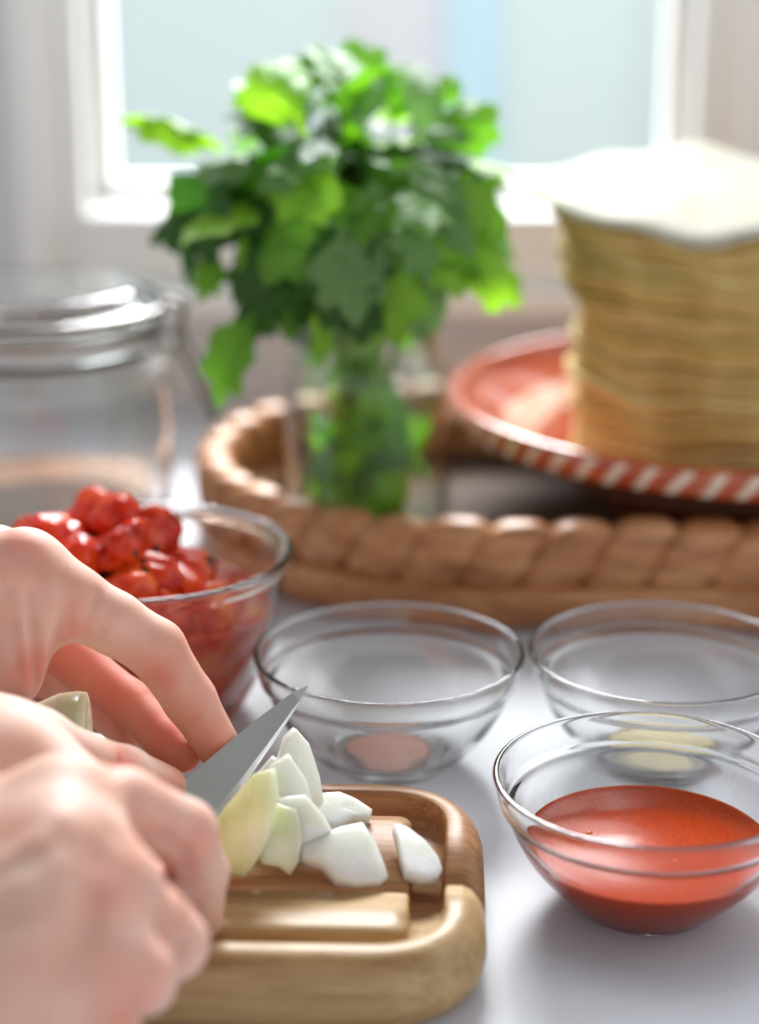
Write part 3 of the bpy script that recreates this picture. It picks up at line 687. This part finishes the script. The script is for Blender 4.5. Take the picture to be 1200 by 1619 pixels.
# rope rim: one lobe per carved segment
def lobe_loop(k_s, frac):
    pass
def interp_out(s_):
    s_ = s_ % LT; x = np.interp(s_, np.r_[ss, LT], np.r_[P2[:, 0], P2[0, 0]]); y = np.interp(s_, np.r_[ss, LT], np.r_[P2[:, 1], P2[0, 1]])
    q = (s_ / LT * NT) % NT; i = int(q); f = q - i; nn = Nn[i % NT] * (1 - f) + Nn[(i + 1) % NT] * f; return np.array((x, y)), nn / np.linalg.norm(nn)
m_lobe = MW_tray
for L in range(NL):
    s0 = L * LT / NL; wL = LT / NL; loops = []
    wL_ = wL * random.uniform(0.97, 1.03); hj = random.uniform(-0.0012, 0.0012)
    ns, nc = 11, 20
    for i in range(ns):
        u = i / (ns - 1); bulge = 0.74 + 0.26 * (1 - abs(2 * u - 1) ** 3.4)
        lp = []
        for c_ in range(nc):
            a = 2 * math.pi * c_ / nc
            cx_ = math.cos(a); cz_ = math.sin(a)
            sq = lambda q: math.copysign(abs(q) ** 0.62, q)
            o_ = -0.0085 + 0.0100 * sq(cx_) * bulge; z = 0.0375 + (0.0160 + hj) * sq(cz_) * bulge
            s_ = s0 + wL_ * (u - 0.5) + 0.0080 * cz_ * 1.0           # slanted groove
            p, nn = interp_out(s_); lp.append((p[0] + nn[0] * o_, p[1] + nn[1] * o_, z))
        loops.append(lp)
    ringloft('rim_lobe', loops, m_lobe, tray)

# ------------------------------------------------------------------ terracotta plate
PC = (0.192, 0.968); PR = 0.155; PZ = 0.0135
m = M('glazed_terracotta')
tc = m.add('ShaderNodeTexCoord'); sx = m.add('ShaderNodeSeparateXYZ'); m.L(tc.outputs['Object'], sx.inputs[0])
def mth(op, a, b=None, c=None):
    n = m.add('ShaderNodeMath'); n.operation = op
    for i, v in enumerate((a, b, c)):
        if v is None: continue
        if isinstance(v, (int, float)): n.inputs[i].default_value = v
        else: m.L(v, n.inputs[i])
    return n.outputs[0]
rad = mth('SQRT', mth('ADD', mth('MULTIPLY', sx.outputs[0], sx.outputs[0]), mth('MULTIPLY', sx.outputs[1], sx.outputs[1])))
ang = mth('ARCTAN2', sx.outputs[1], sx.outputs[0])
nz_ = m.noise(m.coord(), 60, 3)
# diagonal slip strokes on the outer rim band
sk = mth('ADD', mth('MULTIPLY', ang, 62.0), mth('MULTIPLY', sx.outputs[2], -300.0))
wave = mth('SINE', mth('ADD', sk, mth('MULTIPLY', nz_, 1.6)))
stripe = mth('GREATER_THAN', wave, 0.5)
zb_ = mth('MULTIPLY', mth('GREATER_THAN', sx.outputs[2], 0.0515), mth('LESS_THAN', sx.outputs[2], 0.0635))
rb = mth('GREATER_THAN', rad, 0.1495)
fac1 = mth('MULTIPLY', mth('MULTIPLY', stripe, zb_), rb)
# painted ring inside
ring = mth('MULTIPLY', mth('GREATER_THAN', mth('ADD', rad, mth('MULTIPLY', nz_, 0.006)), 0.112), mth('LESS_THAN', mth('ADD', rad, mth('MULTIPLY', nz_, 0.006)), 0.130))
base = m.ramp(m.noise(m.coord(), 30, 4), [(0.3, srgb(164, 62, 24)), (0.7, srgb(198, 88, 40))])
c = m.mix(fac1, base, srgb(232, 210, 184)); c = m.mix(mth('MULTIPLY', ring, 0.8), c, srgb(232, 196, 172)); m.color(c)
m.set(Roughness=0.12, Coat_Weight=0.6, Coat_Roughness=0.06); MTERRA = m.m
pp = [(0, 0.0), (0.060, 0.0), (0.064, 0.0), (0.068, 0.003), (0.085, 0.014), (0.110, 0.031), (0.135, 0.044), (0.150, 0.0500), (0.1545, 0.0525), (0.1562, 0.0570), (0.1560, 0.0615), (0.1545, 0.0645), (0.1515, 0.0650),
      (0.1490, 0.0630), (0.144, 0.0565), (0.130, 0.0480), (0.108, 0.0370), (0.085, 0.0230), (0.070, 0.0130), (0.060, 0.0105), (0, 0.0100)]
o = lathe_obj('terracotta_plate', catmull(pp, 3), MTERRA, None, 160, (PC[0], PC[1], PZ))
tag(o, 'deep glazed terracotta plate with cream diagonal strokes round its rim, under tortillas', 'plate')

# ------------------------------------------------------------------ tortillas
MTS = []
for tint in ((1, 1, 1), (0.86, 0.84, 0.72), (1.0, 0.88, 0.72), (0.78, 0.74, 0.60)):
    m = M('tortilla'); f = m.noise(m.coord(), 55, 5, 0.6); f2 = m.noise(m.coord(), 260, 3)
    c = m.ramp(f, [(0.3, srgb(200, 166, 92)), (0.55, srgb(222, 196, 128)), (0.75, srgb(236, 216, 160))])
    m.color(m.mix(1.0, c, tint, 'MULTIPLY')); m.set(Roughness=0.75, Subsurface_Weight=0.15, Subsurface_Scale=0.002); m.bump(f2, 0.4, 0.0006); MTS.append(m.m)
m = M('tortilla_top_backlit'); m.color(m.ramp(m.noise(m.coord(), 55, 5, 0.6), [(0.3, srgb(178, 172, 148)), (0.6, srgb(192, 188, 172))])); m.set(Roughness=0.8); m.bump(m.noise(m.coord(), 260, 3), 0.4, 0.0006); MTTOP = m.m  # whitened colour stands in for window backlight on the top tortilla
ORD = 'first second third fourth fifth sixth seventh eighth ninth tenth eleventh twelfth thirteenth fourteenth fifteenth sixteenth seventeenth eighteenth nineteenth twentieth'.split() + ['twenty-' + q for q in 'first second third fourth fifth sixth seventh eighth ninth'.split()] + ['thirtieth']
NTO = 31; TC = (0.176, 0.958)
z = PZ + 0.0118
base_top = G(1120, 285, 0.19)
th = 0.0053
for i in range(NTO):
    q = i / (NTO - 1)
    V, F = [], []; nr, ns = 7, 60
    R0 = 0.0585 + 0.0165 * min(1, i / 5) + random.uniform(-0.0026, 0.0026)
    R0 += 0.0012 * math.sin(i * 2.1)
    if i > 21: R0 += 0.0020
    if i > 28: R0 += 0.003
    cx = TC[0] + 0.0015 * math.sin(i * 0.8) + random.uniform(-0.0014, 0.0014) - (0.011 * max(0, q - 0.68) / 0.32) - (0.002 if i > 21 else 0)
    cyy = TC[1] + random.uniform(-0.002, 0.002)
    tilt = 0.125 * q ** 1.5
    def hgt(x, y):
        rr = math.hypot(x, y) / 0.075; a = math.atan2(y, x)
        wv_ = rr * rr * (0.0007 * math.sin(3 * a + 0.3 + 3.0 * q) + 0.0013 * math.sin(5 * a + 7 * q) + 0.0014 * math.sin(9 * a + 14 * q))
        return wv_ * min(1, i / 8) + y * math.tan(tilt) - 0.0010 * rr * rr * min(1, i / 8)
    for sg in (1, -1):
        V.append((0, 0, sg * th * 0.44 + hgt(0, 0)))
        for r in range(1, nr + 1):
            for k in range(ns):
                a = 2 * math.pi * k / ns
                rr = R0 * (1 + 0.022 * noise.noise(Vector((math.cos(a) * 1.5, math.sin(a) * 1.5, i * 3.7))) + 0.006 * noise.noise(Vector((math.cos(a) * 7, math.sin(a) * 7, i * 1.7)))) * (r / nr) ** 0.7
                x, y = rr * math.cos(a), rr * math.sin(a)
                edge_drop = -0.0006 * (1 + noise.noise(Vector((math.cos(a) * 3, math.sin(a) * 3, i * 2.1)))) * (r / nr) ** 6
                V.append((x, y, sg * th * 0.44 * (0.45 if r == nr else 1) + hgt(x, y) + edge_drop))
    K = 1 + nr * ns
    for s_, off in ((0, 0), (1, K)):
        for k in range(ns):
            f_ = (off, off + 1 + k, off + 1 + (k + 1) % ns); F.append(f_ if not s_ else f_[::-1])
        for r in range(nr - 1):
            for k in range(ns):
                a, b = off + 1 + r * ns + k, off + 1 + r * ns + (k + 1) % ns; f_ = (a, a + ns, b + ns, b); F.append(f_ if not s_ else f_[::-1])
    e0 = 1 + (nr - 1) * ns
    for k in range(ns): F.append((e0 + k, K + e0 + k, K + e0 + (k + 1) % ns, e0 + (k + 1) % ns))
    o = mesh('tortilla', V, F, MTTOP if i == NTO - 1 else MTS[(0, 1, 0, 3, 0, 2, 1, 0, 0, 3, 2, 0, 1)[i % 13]]); o.location = (cx, cyy, z)
    if i == NTO - 1: tag(o, 'topmost corn tortilla of the tall stack, pale and curled at its edge', 'tortilla', 'corn tortillas stacked on the terracotta plate')
    elif i == 0: tag(o, 'lowest corn tortilla of the stack, lying in the terracotta plate', 'tortilla', 'corn tortillas stacked on the terracotta plate')
    else: tag(o, '%s corn tortilla down from the top of the tall stack' % ORD[NTO - 1 - i], 'tortilla', 'corn tortillas stacked on the terracotta plate')
    z += th

# ------------------------------------------------------------------ mason jar with parsley
JX, JY, JZ = P(583, 700, 0.928).x, 0.885, 0.0108
t = empty('glass_jar', (JX, JY, JZ)); tag(t, 'clear glass preserving jar of water holding the green herb bunch, in the tray', 'jar')
jo = [(0, 0.002), (0.024, 0.002), (0.030, 0.0004), (0.035, 0.001), (0.0385, 0.005), (0.0400, 0.012), (0.0402, 0.050), (0.0402, 0.085), (0.0398, 0.098), (0.0375, 0.107), (0.0345, 0.112), (0.0340, 0.1145), (0.0350, 0.116), (0.0340, 0.1175), (0.0340, 0.121), (0.0348, 0.1225), (0.0338, 0.124), (0.0338, 0.1285)]
jr = [(0.0336, 0.1300), (0.0326, 0.1305), (0.0316, 0.1300)]
ji = [(0.0314, 0.1285), (0.0314, 0.113), (0.0345, 0.106), (0.0372, 0.097), (0.0376, 0.085), (0.0376, 0.050), (0.0374, 0.013), (0.0355, 0.0075), (0.030, 0.0058), (0, 0.0060)]
lathe_obj('jar_body', catmull(jo + jr + ji, 3), MGT, t, 96)
mw = thin('water', (0.97, 0.99, 0.96), 1.12)
wl = [(0, 0.0058), (0.0301, 0.0057), (0.0356, 0.0074), (0.03755, 0.013), (0.03775, 0.05), (0.03775, 0.088), (0.0376, 0.0925), (0.036, 0.0922), (0, 0.0920)]
o = lathe_obj('water', wl, mw, t, 96)

def leafmat(name, c0, c1, tr):
    m = M(name); f = m.noise(m.coord(), 90, 3); c = m.ramp(f, [(0.3, c0), (0.7, c1)]); m.color(c); m.set(Roughness=0.34, Specular_IOR_Level=0.5)
    m.bump(m.noise(m.coord(), 7, 3), 0.35, 0.04)
    tl = m.add('ShaderNodeBsdfTranslucent'); m.L(m.mix(1.0, c, tr, 'MULTIPLY'), tl.inputs[0]); ms = m.add('ShaderNodeMixShader'); ms.inputs[0].default_value = 0.42
    m.L(m.b.outputs[0], ms.inputs[1]); m.L(tl.outputs[0], ms.inputs[2]); m.L(ms.outputs[0], m.out.inputs['Surface']); return m.m
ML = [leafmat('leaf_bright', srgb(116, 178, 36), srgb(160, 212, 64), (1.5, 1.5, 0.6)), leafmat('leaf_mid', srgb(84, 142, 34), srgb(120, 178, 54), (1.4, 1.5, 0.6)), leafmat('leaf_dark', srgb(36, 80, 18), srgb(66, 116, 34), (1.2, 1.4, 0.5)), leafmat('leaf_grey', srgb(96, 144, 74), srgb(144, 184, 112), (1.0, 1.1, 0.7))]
MSTEM = leafmat('stem_green', srgb(130, 176, 66), srgb(176, 208, 100), (1.4, 1.4, 0.8))
def leaf_mesh(var, mat, droop, fold, round_=0.0):
    rs = random.Random(var); N = 54
    lob = [(90, 1.0, 20), (38, 0.80, 18), (142, 0.80, 18), (-8, 0.62, 20), (188, 0.62, 20)]
    V, F = [(0, 0.45, 0)], []
    rings = (0.33, 0.66, 1.0)
    jit = [rs.uniform(-0.12, 0.12) for _ in lob]
    for q in rings:
        for k in range(N):
            a = 360 * k / N - 90
            best = 0
            for (la, ln, wd), j in zip(lob, jit):
                d = (a - la + 180) % 360 - 180; best = max(best, (ln + j) * math.exp(-(d / (wd * (1 + round_))) ** 2))
            r = (0.34 + 0.20 * best) * (1 - 0.0 * q)
            if q == 1.0: r += 0.028 * (1 if k % 3 == 0 else -0.5 if k % 3 == 1 else 0.1)
            else: r = r * (0.75 + 0.25 * q) + 0.30 * 0.25 * (1 - q)
            r *= q
            if abs(((a + 90 + 180) % 360) - 180) < 10 and q == 1.0: r = 0.45
            x, y = r * math.cos(math.radians(a)), 0.45 + r * math.sin(math.radians(a))
            V.append((x, y, 0))
    out = []
    for (x, y, z_) in V:
        zz = fold * abs(x) - droop * (y - 0.2) ** 2 * (1 if y > 0.2 else 0.3) + 0.05 * math.sin(9 * x + var) * abs(x) * 2 + 0.07 * noise.noise(Vector((x * 4, y * 4, var * 3.3)))
        zz -= 0.9 * x * x
        out.append((x, y, zz))
    for k in range(N): F.append((0, 1 + k, 1 + (k + 1) % N))
    for r in range(len(rings) - 1):
        for k in range(N):
            a, b = 1 + r * N + k, 1 + r * N + (k + 1) % N; F.append((a, a + N, b + N, b))
    me = bpy.data.meshes.new('leaf'); me.from_pydata(out, [], F); me.materials.append(mat); me.polygons.foreach_set('use_smooth', [True] * len(me.polygons)); return me
LM = {c_: [leaf_mesh(c_ * 10 + v, ML[c_], (0.25, 0.55, 0.85)[v % 3], (0.25, -0.1, 0.4, 0.05)[v % 4], 0.4 * (v % 2)) for v in range(4)] for c_ in range(4)}
herb = empty('herb_bunch', (JX, JY, JZ + 0.0062)); tag(herb, 'bunch of fresh green flat-leaf herbs standing in the glass jar of water', 'herbs')
HO = herb.location.copy()
def put_leaf(base, tdir, n, size, ci, vi, wide=1.0):
    tdir = Vector(tdir).normalized(); n = Vector(n); n = (n - tdir * n.dot(tdir)).normalized(); x = tdir.cross(n)
    o = link('leaf', LM[ci][vi % 4], herb)
    R = Matrix((x, tdir, n)).transposed().to_4x4(); o.matrix_local = Matrix.Translation(Vector(base) - HO) @ R @ Matrix.Diagonal((size * wide, size, size, 1)); return o
def img(ang, f=0.0): a = math.radians(ang); return RIGHT * math.cos(a) + UP * math.sin(a) + FWD * f
TOC = -FWD
# (base px, base py, depth, angle of tip in the picture, size px, fwd lean, normal tilt(right, up), colour, variant, width)
big = [
 (352, 238, 0.90, 160, 165, -0.1, (0.1, 0.45), 0, 0, .42), (478, 190, 0.875, 128, 125, 0.0, (-0.2, 0.5), 0, 1, 1.15), (440, 215, 0.89, 100, 125, 0.1, (0.4, 0.3), 1, 2, 1),
 (360, 262, 0.88, 232, 175, 0.0, (-0.6, 0.4), 2, 2, .95), (330, 325, 0.885, 205, 105, 0.0, (-0.3, 0.8), 2, 3, .9), (345, 395, 0.89, 250, 85, 0, (0.2, 0.3), 1, 0, .7),
 (510, 225, 0.865, 205, 120, -0.2, (0, 1.2), 3, 1, .9), (520, 250, 0.86, 230, 125, -0.3, (-0.1, 0.8), 0, 3, 1.0), (455, 300, 0.875, 225, 130, -0.1, (-0.4, 0.5), 2, 1, 1),
 (575, 205, 0.90, 95, 110, 0.1, (0.1, 0.6), 3, 0, .8), (620, 190, 0.91, 70, 95, 0, (0.3, 0.5), 1, 1, .9), (560, 180, 0.90, 110, 85, 0, (0, 0.5), 1, 2, 1), (660, 215, 0.885, 75, 120, 0.0, (0.6, 0.2), 3, 2, .7), (700, 170, 0.90, 70, 60, 0, (0.2, 0.2), 1, 1, .8),
 (690, 230, 0.89, 35, 115, 0, (0.5, 0.6), 1, 3, .9), (725, 250, 0.88, -62, 140, 0, (0.7, 0.4), 0, 0, .75), (760, 300, 0.885, -70, 110, 0, (0.8, 0.3), 0, 2, .7), (720, 290, 0.89, -40, 120, 0.1, (0.6, 0.6), 1, 0, .8),
 (745, 380, 0.88, -42, 125, 0, (0.5, 0.3), 0, 1, .8), (700, 350, 0.87, -75, 120, -0.1, (0.5, 0.3), 0, 3, .9),
 (560, 340, 0.855, -105, 175, -0.1, (-0.1, 0.15), 2, 0, 1.0), (540, 360, 0.852, -80, 150, -0.1, (0.1, 0.3), 3, 0, .9), (590, 290, 0.86, -75, 130, -0.3, (0.1, 1.0), 3, 3, 1), (620, 330, 0.855, -50, 125, -0.2, (0.5, 0.6), 3, 2, .8),
 (640, 400, 0.86, -112, 165, -0.05, (0.3, 0.3), 0, 2, .85), (610, 300, 0.86, -140, 120, -0.3, (-0.1, 0.7), 1, 0, 1), (480, 330, 0.86, -120, 130, -0.2, (-0.3, 0.5), 1, 3, .95), (430, 370, 0.865, -130, 120, 0, (-0.4, 0.4), 2, 1, 1),
 (385, 370, 0.87, -95, 115, 0, (-0.4, 0.1), 0, 1, .42), (402, 498, 0.875, 236, 150, 0, (-0.3, 0.2), 1, 2, .68), (420, 450, 0.875, 250, 90, 0, (-0.2, 0.3), 2, 3, .9), (505, 470, 0.86, -85, 105, 0, (0.1, 0.2), 0, 2, .38),
 (470, 410, 0.865, -65, 120, 0, (0, 0.4), 2, 2, .9), (580, 420, 0.86, -95, 120, 0, (0, 0.4), 2, 3, .8), (690, 430, 0.87, -100, 110, 0, (0.4, 0.2), 3, 1, .7), (660, 250, 0.87, -130, 120, -.2, (0.2, 0.9), 1, 2, 1),
 (420, 260, 0.88, 170, 110, -0.1, (-0.2, 1.0), 3, 1, .8), (640, 260, 0.865, -30, 120, -.1, (0.4, 0.7), 3, 0, .8), (700, 300, 0.868, -60, 110, 0, (0.6, 0.4), 3, 3, .7), (665, 330, 0.862, -85, 120, 0, (0.4, 0.3), 0, 1, .9)]
bases = []
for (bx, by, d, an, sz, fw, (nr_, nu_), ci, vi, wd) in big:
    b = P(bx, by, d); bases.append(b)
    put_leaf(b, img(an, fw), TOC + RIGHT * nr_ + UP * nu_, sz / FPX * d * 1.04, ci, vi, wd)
rs = random.Random(11)
CEN = P(540, 300, 0.905)
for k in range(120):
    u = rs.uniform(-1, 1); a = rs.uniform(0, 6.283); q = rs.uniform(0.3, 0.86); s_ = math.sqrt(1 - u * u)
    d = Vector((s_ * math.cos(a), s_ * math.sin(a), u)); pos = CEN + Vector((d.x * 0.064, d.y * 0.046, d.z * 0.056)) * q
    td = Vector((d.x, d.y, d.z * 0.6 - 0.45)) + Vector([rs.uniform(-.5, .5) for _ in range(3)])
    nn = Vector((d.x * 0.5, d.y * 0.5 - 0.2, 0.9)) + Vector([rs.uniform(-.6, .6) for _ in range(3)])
    ci = rs.choice((2, 2, 2, 1, 1, 0, 3)) if d.x < 0.3 else rs.choice((0, 1, 0, 3, 2))  # light from the right put into colour: brighter greens there, darker ones left
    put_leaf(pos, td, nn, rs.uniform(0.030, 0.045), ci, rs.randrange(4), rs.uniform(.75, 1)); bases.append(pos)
# leaves and stems inside the jar
for k in range(100):
    a = rs.uniform(0, 6.283); q = rs.uniform(0.5, 1.0) * 0.032; zz = rs.uniform(0.022, 0.095); q *= 1 if zz < .085 else .6
    pos = Vector((JX + q * math.cos(a), JY + q * math.sin(a), JZ + zz)); sd_ = rs.uniform(-1, 1); td = Vector((-math.sin(a) * sd_ - math.cos(a) * .2, math.cos(a) * sd_ - math.sin(a) * .2, rs.choice((-1, 1)) * rs.uniform(.3, 1.0)))
    put_leaf(pos, td, Vector((math.cos(a), math.sin(a), 0.4)), rs.uniform(0.018, 0.027), rs.choice((0, 0, 0, 0, 1, 3)), rs.randrange(4), 0.75)
rs.shuffle(bases)
for k in range(34):
    b = bases[k]; a = rs.uniform(0, 6.283); q = rs.uniform(0, 0.026)
    p0 = Vector((JX + q * math.cos(a), JY + q * math.sin(a), JZ + 0.0075 + rs.uniform(0, 0.01)))
    a2 = math.atan2(b.y - JY, b.x - JX); q2 = rs.uniform(0.006, 0.025)
    p1 = Vector((JX + q2 * math.cos(a2), JY + q2 * math.sin(a2), JZ + 0.125)); pm = p0.lerp(p1, 0.5) + Vector((rs.uniform(-.004, .004), rs.uniform(-.004, .004), 0))
    p2 = p1.lerp(b, 0.55) + Vector((0, 0, 0.018)) * min(1, (b - p1).length / 0.08)
    pts = [Vector(x) for x in catmull([tuple(p0), tuple(pm), tuple(p1), tuple(p2), tuple(b)], 4)]
    tube('stem', [x - HO for x in pts], [0.0014 - 0.0006 * i / len(pts) for i in range(len(pts))], MSTEM, herb, 6)

# ------------------------------------------------------------------ board under the clip jar and the clip jar
wb = empty('wooden_board', (-0.215, 0.945, 0.0002), math.radians(3)); tag(wb, 'thick brown wooden board under the clip-top jar at the left', 'board')
lo = [[(x, y, z_) for (x, y) in rrect(0.098 - d_, 0.100 - d_, 0.018, 8)] for (d_, z_) in ((0.003, 0), (0.0, 0.003), (0.0, 0.015), (0.003, 0.018), (0.006, 0.018))]
ringloft('board_panel', lo, MW_brd, wb)
JC = (P(52, 600, 0.945).x, 0.928, 0.0185)
cj = empty('clip_top_jar', JC); tag(cj, 'large empty clear glass clip-top jar with wire bail, left edge', 'jar')
co = [(0, 0.003), (0.045, 0.003), (0.052, 0.0005), (0.058, 0.001), (0.0635, 0.005), (0.0665, 0.012), (0.0672, 0.030), (0.0672, 0.068), (0.0660, 0.080), (0.0625, 0.088), (0.0600, 0.092), (0.0600, 0.095), (0.0640, 0.0975), (0.0645, 0.1010), (0.0640, 0.1035)]
ci_ = [(0.0600, 0.1040), (0.0560, 0.1035), (0.0550, 0.1000), (0.0555, 0.092), (0.0600, 0.084), (0.0625, 0.078), (0.0632, 0.068), (0.0632, 0.030), (0.0628, 0.015), (0.0590, 0.0095), (0.052, 0.0075), (0, 0.0080)]
lathe_obj('jar_body', catmull(co + ci_, 3), MGJ, cj, 96)
ld = [(0, 0.1085), (0.050, 0.1085), (0.0545, 0.1065), (0.060, 0.1062), (0.0655, 0.1068), (0.0668, 0.1095), (0.0655, 0.1125), (0.0600, 0.1150), (0.0560, 0.1160), (0.0545, 0.1200), (0.0520, 0.1225), (0.048, 0.1232), (0.030, 0.1238), (0, 0.1240)]
lid = lathe_obj('lid', catmull([(r, z_) for (r, z_) in ld], 3), MGJ, cj, 96)
gasket = lathe_obj('gasket', [(0.0575, 0.1040), (0.0655, 0.1040), (0.0668, 0.1050), (0.0655, 0.1060), (0.0575, 0.1060), (0.0575, 0.1040)], plain('rubber_gasket', srgb(104, 86, 68), 0.6), cj, 96)
MWIRE = plain('wire_metal', (0.22, 0.21, 0.19), 0.35, Metallic=1.0)
for (rr, zz, wr) in ((0.0618, 0.0935, 0.0020), (0.0662, 0.1140, 0.0019)):
    tube('wire_ring', [(rr * math.cos(a), rr * math.sin(a), zz) for a in np.arange(80) * math.pi / 40], wr, MWIRE, cj, 8, closed=True)
def wire(nm, pts, r=0.0013): tube(nm, catmull(pts, 5), r, MWIRE, cj, 8)
for sgn in (1, -1):
    wire('bail_wire', [(0.060, sgn * 0.016, 0.0935), (0.070, sgn * 0.016, 0.096), (0.078, sgn * 0.015, 0.086), (0.086, sgn * 0.012, 0.066), (0.090, sgn * 0.006, 0.052), (0.0905, 0.0, 0.050)])
    wire('bail_wire', [(0.061, sgn * 0.011, 0.1140), (0.070, sgn * 0.011, 0.1165), (0.0755, sgn * 0.011, 0.112), (0.073, sgn * 0.013, 0.103), (0.074, sgn * 0.015, 0.094)])
    wire('hinge_wire', [(-0.062, sgn * 0.014, 0.0935), (-0.072, sgn * 0.012, 0.100), (-0.072, sgn * 0.012, 0.112), (-0.063, sgn * 0.012, 0.1150)])
